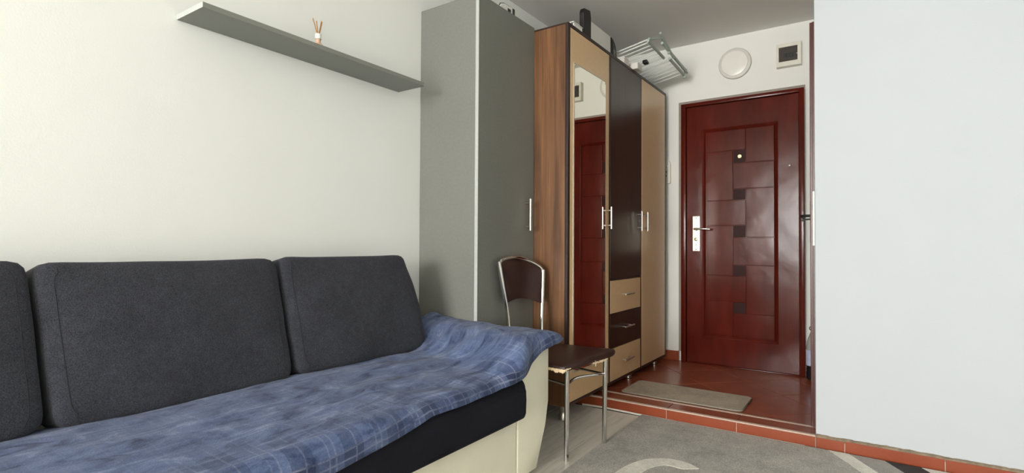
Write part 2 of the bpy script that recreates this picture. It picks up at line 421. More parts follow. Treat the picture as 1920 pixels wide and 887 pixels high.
fr = bmesh.new()
box(fr, .716, .7535, D-.062, D-.0005, S+.0005, 2.110, bev=.003); box(fr, 1.550, 1.582, D-.062, D-.0005, S+.0005, 2.110, bev=.003)
box(fr, .7535, 1.550, D-.062, D-.0005, 2.082, 2.110, bev=.003)
box(fr, .7535, 1.550, D-.050, D-.0005, S+.0005, S+.009, bev=.002)
obj('door_frame', fr, M_door, door, smooth=40)
P = [(.912, 1.190, 1.712, 1.866), (1.194, 1.386, 1.613, 1.866), (.912, 1.100, 1.334, 1.708), (1.104, 1.386, 1.418, 1.609),
     (.912, 1.190, 1.142, 1.330), (1.194, 1.386, 1.050, 1.414), (.912, 1.100, .760, 1.138), (1.104, 1.386, .842, 1.046),
     (.912, 1.190, .562, .756), (1.194, 1.386, .478, .838), (.912, 1.100, .304, .558), (1.104, 1.386, .304, .474)]
for (a, b, c, d) in P:
    bx('door_panel', M_door, door, a, b, YP-.0065, YP+.002, c, d, bev=.003, seg=2)
for (c, d) in ((1.613, 1.708), (1.334, 1.414), (1.050, 1.138), (.760, .838), (.478, .558)):
    bx('door_square', M_doordark, door, 1.104, 1.190, YP-.0015, YP+.002, c, d, bev=.001, seg=1)
lt('peephole', M_brass, door, (1.15, YP-.0015, 1.661), [(.0155, 0), (.0155, -.004), (.0125, -.007), (.006, -.007), (.005, -.003)], 'y', 24)
lt('rivet', M_satin, door, (1.486, YF, 1.565), [(.008, 0), (.008, -.002), (.005, -.004)], 'y', 16)
hp = bx('handle_plate', M_plate, door, .804, .862, YF-.009, YF+.0005, .942, 1.218, bev=.004)
for zz in (1.203, .957): lt('screw', M_black, hp, (.833, YF-.0085, zz), [(.0045, 0), (.0045, -.0015), (.002, -.002)], 'y', 12)
lt('cylinder', M_brass, hp, (.833, YF-.0085, 1.036), [(.014, 0), (.014, -.004), (.010, -.006), (.004, -.006)], 'y', 20)
bx('keyhole', M_black, hp, .831, .835, YF-.0102, YF-.008, .985, 1.000)
lt('lever_rose', M_satin, hp, (.833, YF-.0085, 1.115), [(.013, 0), (.013, -.006), (.010, -.010), (.010, -.040)], 'y', 18)
tb('lever', M_chrome, hp, catmull([(.826, YF-.048, 1.115), (.845, YF-.051, 1.116), (.880, YF-.052, 1.116), (.915, YF-.051, 1.114), (.945, YF-.044, 1.111)], 6), .0082, 12)
# painted plaster reveal round the door
bm = bmesh.new()
box(bm, .682, .709, D-.005, D-.0002, S+.0775, 2.142); box(bm, .709, 1.583, D-.005, D-.0002, 2.117, 2.142)
struct(obj('trim_1', bm, M_plaster))
bm = bmesh.new()
box(bm, .7095, .7155, D-.012, D-.0002, S+.001, 2.1165); box(bm, .7155, 1.583, D-.012, D-.0002, 2.1105, 2.1165)
struct(obj('trim_2', bm, M_whitestrip))

# ------------------------------------------------------------------ inner door on the hall's right wall (seen edge-on)
d2 = struct(bx('door_2', M_jamb, None, 1.722, HX+.004, 3.198, 3.93, S+.012, 2.075, bev=.002))
bx('casing', M_jamb, d2, 1.714, HX+.004, 3.112, 3.192, S+.0015, 2.138, bev=.003)
bx('casing', M_jamb, d2, 1.714, HX+.004, 3.935, 4.01, S+.0015, 2.138, bev=.003)
bx('casing', M_jamb, d2, 1.714, HX+.004, 3.192, 3.935, 2.08, 2.138, bev=.003)
bx('casing_lip', M_jamb, d2, 1.728, HX+.004, 3.080, 3.112, S+.0015, 2.128, bev=.002)
h2 = bx('handle_plate', M_black, d2, 1.704, 1.7215, 3.22, 3.262, 1.0, 1.225, bev=.002)
tb('lever', M_black, h2, [(1.706, 3.241, 1.146), (1.668, 3.241, 1.146), (1.6625, 3.246, 1.146), (1.6605, 3.256, 1.145), (1.661, 3.36, 1.138)], .0075, 10)
tb('latch', M_black, h2, [(1.706, 3.236, 1.128), (1.676, 3.236, 1.126), (1.664, 3.236, 1.119)], .0045, 8)
sw = thing('switch_plate', (1.74, 3.03, 1.0), 'narrow white switch plate on the wall corner beside the red wood casing', 'switch')
bx('plate', M_white, sw, 1.734, HX-.0002, 2.998, 3.066, .985, 1.255, bev=.003)
bx('rocker', M_black, sw, 1.731, 1.7338, 3.012, 3.05, 1.165, 1.19, bev=.001)

# ------------------------------------------------------------------ fittings on the far wall
lp = thing('wall_lamp', (1.112, D, 2.379), 'round white disc lamp on the wall above the entrance door', 'lamp')
lt('rim', plain('lamp_rim', (206, 204, 196), 0.4, 0.03, 10), lp, (1.112, D, 2.379), [(.117, -.0005), (.118, -.018), (.114, -.024), (.096, -.026)], 'y', 64)
lt('cover', M_lampglass, lp, (1.112, D, 2.379), [(.0955, -.0262), (.094, -.031), (.080, -.034), (.04, -.036), (.01, -.0365)], 'y', 64)
fb = thing('fuse_box', (1.482, D, 2.283), 'white fuse box with a smoked window right of the round lamp', 'fuse box')
bm = bmesh.new()
x0, x1, z0, z1 = 1.402, 1.563, 2.284, 2.450
fx0, fx1, fz0, fz1 = 1.419, 1.540, 2.318, 2.423
yf, yb_ = D-.050, D-.0005
box(bm, x0, fx0, yf, yb_, z0, z1); box(bm, fx1, x1, yf, yb_, z0, z1); box(bm, fx0, fx1, yf, yb_, z0, fz0); box(bm, fx0, fx1, yf, yb_, fz1, z1)
obj('housing', bm, M_offwhite, fb)
M_smoke = plain('smoked_cover', (74, 70, 66), 0.15, 0.1, 30)
bx('smoked_window', M_smoke, fb, fx0+.0005, fx1-.0005, D-.044, D-.030, fz0+.0005, fz1-.0005, bev=.001)
for k in range(3):
    bx('breaker', M_black, fb, 1.452+k*.021, 1.469+k*.021, D-.0475, D-.0435, 2.348, 2.376, bev=.001)
lt('latch_knob', M_smoke, fb, (1.534, D-.0435, 2.371), [(.009, 0), (.009, -.005), (.006, -.006)], 'y', 14)
it = thing('intercom', (.58, D, 1.492), 'cream wall handset plate with rounded top beside the wardrobe end', 'intercom')
bm = bmesh.new()
pts = [(.545, 1.493), (.618, 1.493)] + [(.5815+.0365*math.cos(a*math.pi/12), 1.650+.036*math.sin(a*math.pi/12)) for a in range(0, 13)]
prism(bm, pts, 'y', D-.022, D-.0005, bev=.004); obj('plate', bm, M_offwhite, it, smooth=40)
lt('button', M_white, it, (.594, D-.0215, 1.634), [(.010, 0), (.010, -.004), (.006, -.006)], 'y', 18)
for zz in (1.588, 1.555): lt('socket_hole', M_black, it, (.579, D-.0215, zz), [(.010, 0), (.010, -.003), (.004, -.004)], 'y', 14)
bo = thing('water_bottle', (1.634, 4.215, S), 'clear plastic bottle with a pale label standing behind the red casing', 'bottle')
M_pet = plain('cloudy_bottle_plastic', (168, 168, 166), 0.2, 0.04, 20)
lt('lower_body', M_black, bo, (1.634, 4.215, S), [(.034, 0.0002), (.044, .006), (.045, .05), (.042, .06), (.045, .07), (.042, .085), (.045, .098)], 'z', 24)
lt('label', plain('bottle_label', (188, 196, 222), 0.4, 0.12, 30), bo, (1.634, 4.215, S), [(.0445, .0985), (.046, .10), (.046, .205), (.0445, .206)], 'z', 24)
lt('neck', M_pet, bo, (1.634, 4.215, S), [(.0445, .2065), (.044, .225), (.036, .27), (.022, .315), (.014, .33), (.014, .345)], 'z', 24)
bm = bmesh.new()
tube(bm, [(1.622+.012*math.cos(a*math.pi/8), 4.215, S+.352+.012*math.sin(a*math.pi/8)) for a in range(17)], .003, 6)
obj('carry_loop', bm, M_black, bo, smooth=True)

# ------------------------------------------------------------------ doormat
bm = bmesh.new()
n = []
def rr(x0, x1, y0, y1, r, k=6):
    o = []
    for cx_, cy_, a0 in ((x1-r, y1-r, 0), (x0+r, y1-r, 90), (x0+r, y0+r, 180), (x1-r, y0+r, 270)):
        for i in range(k+1):
            a = math.radians(a0+90*i/k); o.append((cx_+r*math.cos(a), cy_+r*math.sin(a)))
    return o
dm = thing('doormat', (1.02, 3.32, S), 'small grey rectangular doormat on the red hall tiles', 'mat')
pr('pile', M_mat, dm, rr(.672, 1.372, 3.150, 3.470, .03), 'z', S+.0008, S+.009, bev=.003)
bm = bmesh.new(); rim = rr(.669, 1.375, 3.147, 3.473, .032); tube(bm, [(p[0], p[1], S+.0055) for p in rim+rim[:1]], .0045, 8)
obj('edging', bm, plain('doormat_edging', (150, 144, 132), 0.9, 0.1, 60), dm, smooth=True)

# ------------------------------------------------------------------ wardrobe
wd = thing('wardrobe', (.31, 3.38, 0), 'three-door wardrobe with a tall mirror, cream and dark brown fronts', 'wardrobe')
Y0, Y1, ZB, ZT = 2.5575, 4.212, .101, 2.2087
XB = .012
bx('side_panel', M_walnut, wd, XB, WX-.018, Y0, Y0+.026, ZB, ZT-.0100, bev=.001, seg=1)
bx('edge_band', M_edge, wd, WX-.0178, WX, Y0-.0005, Y0+.0265, ZB, ZT, bev=.0015)
bx('side_panel', M_edge, wd, XB, WX, Y1-.026, Y1, ZB, ZT, bev=.0015)
bx('top_panel', M_edge, wd, XB, WX-.0182, Y0, Y1-.0265, ZT-.0095, ZT, bev=.0015)
bx('top_rail', M_edge, wd, WX-.018, WX, Y0+.027, Y1-.0265, ZT-.020, ZT, bev=.0015)
bx('bottom_panel', M_edge, wd, XB, WX-.002, Y0+.027, Y1-.0265, ZB, ZB+.018, bev=.0015)
bx('divider', M_edge, wd, XB, WX-.001, 3.1025, 3.1265, ZB+.0185, ZT-.0205, bev=.001, seg=1)
bx('divider', M_edge, wd, XB, WX-.001, 3.6485, 3.6725, ZB+.0185, ZT-.0205, bev=.001, seg=1)
bx('back_panel', M_edge, wd, XB-.008, XB-.0005, Y0, Y1, ZB, ZT)
bx('rail', M_edge, wd, WX-.3, WX-.004, 3.127, 3.648, .7595, .7755)
XD0 = WX-.020
da = bx('door', M_cream, wd, XD0, WX, 2.586, 3.1005, .1215, 2.1865, bev=.0012, seg=1)
bm = bmesh.new()
my0, my1, mz0, mz1 = 2.619, 3.047, .275, 2.002
f0 = [(my0, mz0), (my1, mz0), (my1, mz1), (my0, mz1)]; bw = .007
f1 = [(my0+bw, mz0+bw), (my1-bw, mz0+bw), (my1-bw, mz1-bw), (my0+bw, mz1-bw)]
A = [bm.verts.new((WX+.0005, *p)) for p in f0]; B = [bm.verts.new((WX+.0035, *p)) for p in f0]; Cc = [bm.verts.new((WX+.0048, *p)) for p in f1]
for k in range(4):
    q = (k+1) % 4
    bm.faces.new((A[k], A[q], B[q], B[k])); bm.faces.new((B[k], B[q], Cc[q], Cc[k]))
bm.faces.new(A[::-1])
mi = obj('mirror', bm, M_mirroredge, da)
bm = bmesh.new(); bm.faces.new([bm.verts.new((WX+.0048, *p)) for p in f1]); obj('mirror_glass', bm, M_mirror, mi, recalc=False)
for yy, zz in ((2.632, 1.988), (3.034, 1.988)):
    lt('mirror_clip', M_brass, mi, (WX+.0045, yy, zz), [(.005, 0), (.005, .002), (.003, .003)], 'x', 10)
db = bx('door', M_dark, wd, XD0, WX, 3.1285, 3.6465, .7765, 2.1865, bev=.0012, seg=1); db['label'] = 'dark brown door'
dc = bx('door', M_cream, wd, XD0, WX, 3.6745, 4.1845, .1215, 2.1865, bev=.0012, seg=1)
def vhandle(par, y, z0, z1, x=WX, out=.034):
    h = tb('handle', M_satin, par, [(x+out, y, z0), (x+out, y, z1)], .0062, 12)
    for zz in (z0+.022, z1-.022): tb('post', M_satin, h, [(x+.0002, y, zz), (x+out, y, zz)], .0045, 10)
vhandle(da, 3.066, 1.085, 1.222); vhandle(db, 3.590, 1.088, 1.224); vhandle(dc, 3.706, 1.088, 1.223)
for (z0, z1, mm, hz) in ((.549, .757, M_cream, .662), (.3275, .5455, M_dark, .448), (.1215, .324, M_cream, .232)):
    dr = bx('drawer', mm, wd, XD0, WX, 3.1285, 3.6465, z0, z1, bev=.0012, seg=1)
    h = tb('handle', M_satin, dr, [(WX+.032, 3.300, hz), (WX+.032, 3.455, hz)], .0055, 12)
    for yy in (3.322, 3.432): tb('post', M_satin, h, [(WX+.0002, yy, hz), (WX+.032, yy, hz)], .004, 10)
for (fx, fy, fz) in ((.535, 2.645, 0), (.565, 3.528, S), (.560, 4.067, S), (.09, 2.645, 0), (.09, 3.528, S), (.09, 4.067, S)):
    h = ZB-.0005-fz
    lt('foot', M_satin, wd, (fx, fy, fz+.0005), [(.020, 0), (.025, .003), (.025, h*.30), (.021, h*.36), (.021, h*.55), (.025, h*.6), (.025, h)], 'z', 24)

# ------------------------------------------------------------------ grey cabinet
gc = thing('tall_cabinet', (.2, 2.3, 0), 'tall plain grey cabinet between the sofa and the wardrobe', 'cabinet')
GX, GY0, GY1, GZ = .391, 2.040, 2.556, 2.2205
GY1 -= .001
bx('carcass', M_grey, gc, .0015, GX-.0195, GY0, GY1, 0.0005, GZ, bev=.0012, seg=1)
gd = bx('door', M_grey, gc, GX-.0185, GX-.0005, GY0+.0012, GY1-.001, .0025, GZ-.001, bev=.001, seg=1)
bx('edge_band', M_greyedge, gc, GX-.019, GX, GY0-.0008, GY0+.0008, .001, GZ)
vhandle(gd, 2.470, 1.062, 1.236, GX, .032)

# ------------------------------------------------------------------ wall shelf and reed diffuser
sh = thing('wall_shelf', (.09, 1.36, 1.75), 'long grey floating shelf on the white wall above the sofa', 'shelf')
bx('board', M_shelf, sh, .0008, .1815, .849, 1.882, 1.7505, 1.7685, bev=.0008, seg=1)
bx('edge_band', M_greyedge, sh, .0008, .1815, .8478, .8489, 1.7505, 1.7685)
rd = thing('reed_diffuser', (.10, 1.341, 1.769), 'small reed diffuser bottle with four sticks on the grey shelf', 'diffuser')
RC = (.10, 1.341, 1.769)
lt('bottle', plain('pale_pink_glass', (214, 176, 150), 0.15, 0.03, 20), rd, RC, [(.018, 0), (.020, .003), (.020, .028), (.012, .036), (.0095, .040), (.0095, .053)], 'z', 24)
lt('collar', M_white, rd, RC, [(.0125, .0532), (.0125, .0735), (.011, .075), (.004, .075)], 'z', 24)
for dx, dy, dz in ((-.006, -.022, .134), (.004, -.012, .124), (.006, .010, .131), (-.004, .020, .132)):
    tb('reed', M_reed, rd, [(RC[0]+dx*.12, RC[1]+dy*.2, RC[2]+.073), (RC[0]+dx, RC[1]+dy, RC[2]+dz)], .0021, 6)

# ------------------------------------------------------------------ things on top of the cupboards
ap = thing('kitchen_appliance', (.27, 2.43, GZ), 'rounded white appliance with a dark square window on the grey cabinet', 'appliance')
ay0, ay1 = 2.295, 2.525
prof = [(ay0, GZ+.0005), (ay1, GZ+.0005)] + [(ay1-.085+.085*math.cos(a), GZ+.012+.068*math.sin(a)) for a in [math.pi/2*i/9 for i in range(10)]] + [(ay0+.05, GZ+.078), (ay0+.018, GZ+.066), (ay0+.003, GZ+.045)]
pr('shell', M_white, ap, prof, 'x', .19, .330, bev=.010, seg=3)
bx('window', M_black, ap, .329, .3315, 2.372, 2.402, GZ+.028, GZ+.062, bev=.001)
pr('dark_band', plain('dark_grey_plastic', (52, 54, 54), 0.4, 0.05, 30), ap, [(2.418, GZ+.001), (2.440, GZ+.001), (2.440, GZ+.0765), (2.418, GZ+.0775)], 'x', .192, .3318, bev=.001)
bm = bmesh.new(); tube(bm, [(.322, p[0], p[1]+.001) for p in prof[6:]], .0035, 8); obj('rim_seal', bm, M_smoke, ap, smooth=True)
bx('slot', M_reed, ap, .3295, .3312, 2.456, 2.492, GZ+.030, GZ+.034)

ht = thing('convector_heater', (.45, 3.07, ZT), 'white panel heater with black curved feet lying on the wardrobe', 'heater')
bx('body', M_white, ht, .33, .549, 2.958, 3.252, ZT+.004, 2.366, bev=.003)
def foot(y0, y1, pts):
    pr('foot', M_black, ht, pts, 'y', y0, y1, bev=.006)
pr('foot', M_black, ht, [(2.856, ZT+.0005), (2.954, ZT+.0005), (2.954, 2.385), (2.943, 2.425), (2.862, 2.412), (2.850, 2.385), (2.856, 2.33)], 'x', .522, .553, bev=.006)
bm = bmesh.new()
cv = [(3.2535, ZT+.0005), (3.345, ZT+.0005)] + [(3.2535+.0915*math.cos(a), ZT+.06+.096*math.sin(a)) for a in [math.pi/2*i/8 for i in range(9)]]
prism(bm, cv, 'x', .34, .553, bev=.004); o = obj('foot', bm, M_black, ht, smooth=40)
pr('foot_inset', M_smoke, ht, [(3.285, ZT+.02), (3.318, ZT+.02), (3.318, ZT+.07), (3.300, ZT+.105), (3.285, ZT+.11)], 'x', .5525, .5545)
gr = bx('grille', M_smoke, ht, .34, .530, 2.735, 2.850, ZT+.002, 2.272, bev=.002)
for k in range(9):
    yy = 2.74+k*.0125; bx('slat', M_white, gr, .538, .546, yy, yy+.005, ZT+.001, 2.282, bev=.001, seg=1)
bx('cap_strip', M_white, ht, .336, .548, 2.733, 2.851, 2.2825, 2.2885, bev=.002)

# cartons and the clothes airer
for k, (x0, x1, y0, y1, z0, z1, lab) in enumerate(((.36, .597, 3.365, 3.455, ZT+.0005, 2.262, 'long white carton under the drying rack, nearest the heater'),
                                  (.37, .640, 3.500, 3.585, ZT+.0005, 2.254, 'long white carton under the drying rack, further from the heater'))):
    ct = thing('carton', ((x0+x1)/2, (y0+y1)/2, ZT), lab, 'box', 'white cartons on the wardrobe')
    bx('box', M_paper, ct, x0, x1, y0, y1, z0, z1, bev=.002)
    bx('lid_flap', M_paper, ct, x1+.0002, x1+.0016, y0+.004, y1-.004, z0+.004, z1-.003)
rk = thing('drying_rack', (.45, 3.75, ZT), 'folded white wire drying rack jutting over the wardrobe edge', 'drying rack')
def zr(x, y): return 2.345 - (y-3.40)*.068 + (x-.75)*.19
def rod(x0, x1, y, dz=0, r=.0055): return tb('rod', M_rackbar, rk, [(x0, y, zr(x0, y)+dz), (x1, y, zr(x1, y)+dz)], r, 8)
for i, yy in enumerate((3.405, 3.425, 3.475, 3.525, 3.575, 3.625, 3.675, 3.715)): rod(.38, .745, yy, .010 if i == 0 else 0)
for yy in (3.752, 3.79, 3.84, 3.895, 3.95, 4.01, 4.065): rod(.38, .778, yy, -.006)
def bar(x, y0, y1, dz, r): return tb('frame_bar', M_rackframe, rk, [(x, y0, zr(x, y0)+dz), (x, y1, zr(x, y1)+dz)], r, 10)
bar(.75, 3.40, 3.722, 0, .010); bar(.782, 3.745, 4.11, -.006, .011); bar(.38, 3.40, 3.722, 0, .008); bar(.38, 3.745, 4.11, -.002, .008)
bar(.792, 3.56, 4.10, .030, .010); bar(.80, 3.80, 4.12, .012, .009)
tb('leg', M_rackframe, rk, [(.755, 3.402, zr(.75, 3.402)+.012), (.80, 3.53, zr(.80, 3.53)+.05), (.795, 3.66, zr(.79, 3.66)+.018)], .008, 10)
tb('leg', M_rackframe, rk, [(.800, 3.50, zr(.80, 3.50)+.070), (.802, 3.70, zr(.80, 3.70)+.020), (.80, 3.78, zr(.80, 3.78)+.006)], .009, 10)
for (x, y, dz) in ((.795, 4.10, .02), (.785, 4.112, -.012), (.796, 3.70, .02)):
    lt('hinge', M_rackframe, rk, (x-.012, y, zr(x, y)+dz), [(.008, 0), (.017, .002), (.017, .020), (.008, .022)], 'x', 14)
bx('clip', M_black, rk, .618, .652, 3.648, 3.690, zr(.635, 3.67)-.016, zr(.635, 3.67)+.008, bev=.004)

# ------------------------------------------------------------------ sofa
sf = thing('sofa', (.42, .75, 0), 'cream leatherette sofa with a dark seat along the left wall', 'sofa')
SY0 = -.62
bx('base', M_leather, sf, .03, .797, SY0+.24, 1.784, .035, .286, bev=.008, seg=3)
# seat cushion with a rounded front
prof = [(.05, .290), (.815, .290)] + [(.822+.026*math.sin(a), .316-.026*math.cos(a)) for a in [math.pi/2*i/5 for i in range(1, 6)]] \
     + [(.850, .37), (.848, .405)] + [(.808+.038*math.cos(a), .415+.038*math.sin(a)) for a in [math.pi/2*i/6 for i in range(1, 7)]] + [(.55, .465), (.30, .468), (.25, .450), (.05, .440)]
bm = bmesh.new(); prism(bm, [(p[0], p[1]) for p in prof], 'y', SY0+.24, 1.772, bev=.012, seg=3)
obj('seat_cushion', bm, M_navy, sf, smooth=45)
def arm(sgn, yi, yo, name):
    # cross-section in YZ, inner face yi, outer face yo
    w_ = (yo-yi)
    pts = [(yi, .036), (yi, .515), (yi+w_*.22, .550), (yi+w_*.5, .572), (yi+w_*.93, .583), (yo, .570), (yo, .30), (yo-w_*.12, .20), (yo-w_*.40, .036)]
    bm = bmesh.new(); prism(bm, pts, 'x', .03, .800, bev=.006, seg=3)
    bmesh.ops.triangulate(bm, faces=[f for f in bm.faces if len(f.verts) > 4])
    a = obj(name, bm, M_leather, sf, smooth=35)
    return a
arm(1, 1.7865, 2.0300, 'armrest'); arm(-1, SY0+.236, SY0, 'armrest')
bx('back_frame', M_leather, sf, .008, .0295, SY0+.02, 2.02, .04, .60, bev=.006)
for (fx, fy) in ((.74, 1.88), (.10, 1.88), (.74, SY0+.14), (.10, SY0+.14)):
    bx('foot', M_black, sf, fx-.03, fx+.03, fy-.03, fy+.03, .0005, .0355, bev=.003)

# blanket over seat and far arm
def sm(a, b, x):
    t = max(0.0, min(1.0, (x-a)/(b-a))); return t*t*(3-2*t)
HEM = [(-.7, .39), (.5, .40), (.872, .402), (.937, .409), (1.093, .425), (1.222, .446), (1.37, .445), (1.541, .446), (1.724, .458), (1.80, .480), (1.87, .508), (1.94, .538), (2.0, .553), (2.08, .55)]
def hem(y):
    for (a, va), (b, vb) in zip(HEM[:-1], HEM[1:]):
        if y <= b: return va+(vb-va)*max(0, (y-a)/(b-a))
    return HEM[-1][1]
def ztop(x, y):
    z = .496 - .018*sm(.30, .80, x) + .006*math.sin(math.pi*max(0, min(1, (x-.2)/.6)))
    arm_ = sm(1.68, 1.95, y + .10*sm(.30, .85, x))
    z += arm_*(.603-z) - .034*(1-sm(.13, .27, x))*(1-arm_)
    f = sm(1.2, 1.9, y)
    z += .006*noise.noise(Vector((x*5, y*4, 1.3)))*(1-.3*arm_) + .0035*noise.noise(Vector((x*14+y*6, y*9-x*4, 4.1)))
    z += .0016*noise.noise(Vector((x*40, y*38, 7.7)))
    # shallow folds fanning from the arm towards the seat
    fold = math.sin((x*1.1-y*.45)*28 + 3*noise.noise(Vector((x*3, y*3, 2))))
    z += .0045*fold*sm(1.05, 1.5, y)*(1-sm(1.80, 1.95, y))
    # bunched up against the grey cabinet
    z += .028*sm(1.93, 2.02, y)*(1-sm(.05, .36, x))*(1+.6*noise.noise(Vector((x*18, 3, 5))))
    return z
NX, ND = 64, 18
ys = [SY0-.02 + (2.0-(SY0-.02))*k/150 for k in range(150)] + [2.0+.092*k/14 for k in range(15)]
bm = bmesh.new(); uvl = bm.loops.layers.uv.new('UVMap'); rows = []; uvs = {}
for y in ys:
    row = []
    past = max(0.0, y-2.0)
    xf = .806 - .030*sm(1.74, 1.86, y) + .018*sm(1.9, 2.0, y)
    r = .046
    prev = None; arc = []
    pts3 = []
    for i in range(NX+1):
        x = .10 + (xf-.10)*i/NX
        yy = y
        if past > 0:
            lim = .030 if x < .405 else .030 + (.092-.030)*sm(.405, .80, x)
            yy = 2.0 + past*lim/.092
        z = ztop(x, min(yy, 2.05))
        if past > 0:
            k = past/.092; z += -.028*k*k*sm(.42, .6, x) + .006*math.sin(x*31)*k*sm(.40, .5, x)
        pts3.append((x, yy, z))
    ze = pts3[-1][2]; L = max(.02, ze-hem(y)); yye = pts3[-1][1]
    for i in range(1, ND+1):
        d = L*i/ND
        if d < r: th = math.acos(1-d/r); xx = xf + r*math.sin(th)
        else: xx = xf + r
        xx += .004*noise.noise(Vector((y*9, d*12, 3)))*min(1, d/.03)
        z = ze-d
        yo_ = yye
        if past > 0: z += .012*(past/.092)**2
        pts3.append((xx, yo_, z))
    tot = 0; ac = [0]
    for a, b in zip(pts3[:-1], pts3[1:]):
        tot += math.dist((a[0], a[2]), (b[0], b[2])); ac.append(tot)
    for p, a in zip(pts3, ac):
        v = bm.verts.new(p); uvs[v] = (y+1, tot-a); row.append(v)
    rows.append(row)
for a, b in zip(rows[:-1], rows[1:]):
    for i in range(len(a)-1):
        f = bm.faces.new((a[i], a[i+1], b[i+1], b[i]))
        for lp_ in f.loops: lp_[uvl].uv = uvs[lp_.vert]
bl = obj('blanket', bm, M_blanket, None, smooth=True)
so = bl.modifiers.new('thickness', 'SOLIDIFY'); so.thickness = .007; so.offset = 1.0
tag(bl, 'blue plaid fleece blanket spread over the sofa seat and armrest', 'blanket')

# loose back cushions
def cushion(y0, y1, ytop0, ytop1, label, zc=.712, tilt=12, seedv=1, xc=.168, pleat=False, hh=.222, bow=0.0):
    bm = bmesh.new()
    bmesh.ops.create_cube(bm, size=2.0)
    bmesh.ops.subdivide_edges(bm, edges=bm.edges[:], cuts=20, use_grid_fill=True)
    T = .092; ct, st = math.cos(math.radians(tilt)), math.sin(math.radians(tilt))
    def mapp(p):
        u, v, t = p
        def se(p_, q_, k):
            n_ = (abs(p_)**k+abs(q_)**k)**(1/k); return max(abs(p_), abs(q_))/n_ if n_ else 1
        s_ = se(u, v, 14.0); m_ = max(abs(u), abs(v)); u, v = u*s_, v*s_
        q_ = se(m_, t, 16.0); u, v, t = u*q_, v*q_, t*q_
        yb, yt = y0, y1
        f = (v+1)/2
        a = y0+(ytop0-y0)*f; b = y1+(ytop1-y1)*f
        y = (a+b)/2 + u*(b-a)/2 + (bow*sm(.3, 1, u)*math.sin(math.pi*min(1, f*1.15)) if bow else 0)
        # soft ears at the top corners, sag between them
        v2 = v - .04*sm(.5, 1, v)*(1-abs(u)**4)
        th = T*(.84 + .18*(1-abs(u)**2.4)*(1-abs(v)**2.2))
        n_ = noise.noise(Vector((u*2.1+seedv*7, v*2.1, t)))*.006
        tt = t*th + n_
        if pleat and t > 0: tt += .006*math.sin((u*1.0-v*.55)*34)*sm(.35, 1, u)*sm(.3, 1, -v)
        hgt = v2*hh
        return Vector((xc - hgt*st + tt*ct, y, zc + hgt*ct + tt*st))
    for vtx in bm.verts: vtx.co = mapp(vtx.co)
    root = thing('back_cushion', (xc, (y0+y1)/2, .5), label, 'cushion', None)
    body = obj('cover', bm, M_charcoal, root, smooth=True)
    for us in (-.90, .93):
        tb('seam', M_seam, root, [mapp(Vector((us, v, 1.0))) + Vector((-.0002, 0, 0)) for v in [-.95+1.9*i/30 for i in range(31)]], .0011, 6)
cushion(1.145, 1.806, 1.118, 1.745, 'charcoal back cushion at the grey cabinet end of the sofa', seedv=1, pleat=True, zc=.708, bow=.022)
cushion(.462, 1.132, .432, 1.108, 'charcoal back cushion in the middle of the sofa', seedv=2, zc=.703)
cushion(-.24, .448, -.25, .424, 'charcoal back cushion cut off by the left frame edge', seedv=3, zc=.708)

# ------------------------------------------------------------------ chair
ch = thing('dining_chair', (.64, 2.33, 0), 'chrome chair with torn brown vinyl seat beside the wardrobe', 'chair')
R = .0115
FL, FR = (.828, 2.148), (.890, 2.418)
tb('leg', M_chrome, ch, [(FL[0]-.004, FL[1]+.002, .0006), (FL[0], FL[1], .44), ], R, 16)
tb('leg', M_chrome, ch, [(FR[0]-.004, FR[1]+.004, .0130), (FR[0]+.004, FR[1], .44)], R, 16)
lpth = catmull([(.405, 2.240, .0006), (.432, 2.234, .25), (.448, 2.228, .46), (.448, 2.222, .60), (.440, 2.190, .76), (.430, 2.163, .898)], 6)
rpth = catmull([(.470, 2.462, .0006), (.490, 2.460, .25), (.503, 2.458, .46), (.502, 2.462, .60), (.497, 2.478, .74), (.490, 2.494, .846)], 6)
tb('back_post', M_chrome, ch, lpth, .0115, 14); tb('back_post', M_chrome, ch, rpth, .0115, 14)
top = catmull([(.432, 2.168, .880), (.430, 2.185, .902), (.428, 2.25, .914), (.430, 2.335, .916), (.446, 2.41, .898), (.470, 2.465, .872), (.487, 2.488, .846), (.492, 2.488, .80)], 6)
tb('top_rail', M_chrome, ch, top, .0095, 12)
# padded back
bm = bmesh.new(); nu, nv = 18, 14
def post(path, z):
    for a, b in zip(path[:-1], path[1:]):
        if a.z <= z <= b.z: return a.lerp(b, (z-a.z)/max(1e-6, b.z-a.z))
    return path[-1].copy()
def toprail(u):
    k = 5 + u*(len(top)-12); i = int(k); return top[i].lerp(top[min(i+1, len(top)-1)], k-i)
grid = [[], []]
for side in (0, 1):
    for i in range(nu+1):
        u = i/nu; row = []
        tp = toprail(u)
        zb = .690 + .022*math.sin(math.pi*u) - .02*u
        pb = post(lpth, zb+.0).lerp(post(rpth, zb), u); pb.z = zb
        e = (post(rpth, zb)-post(lpth, zb)).normalized()*.012
        pb = post(lpth, zb).lerp(post(rpth, zb), u) + e*(1-2*u); pb.z = zb
        for j in range(nv+1):
            v = j/nv; p = pb.lerp(tp, v)
            bulge = .012*(1-abs(2*u-1)**4)*(1-abs(2*v-1)**4) - .018*math.sin(math.pi*u)
            p = p + Vector((bulge + .003 if side else -.010 - .018*math.sin(math.pi*u)*.6, 0, 0)); p.x += .004
            row.append(bm.verts.new(p))
        grid[side].append(row)
for side in (0, 1):
    g_ = grid[side]
    for i in range(nu):
        for j in range(nv): bm.faces.new((g_[i][j], g_[i+1][j], g_[i+1][j+1], g_[i][j+1]))
for i in range(nu):
    for j in (0, nv): bm.faces.new((grid[0][i][j], grid[0][i+1][j], grid[1][i+1][j], grid[1][i][j]))
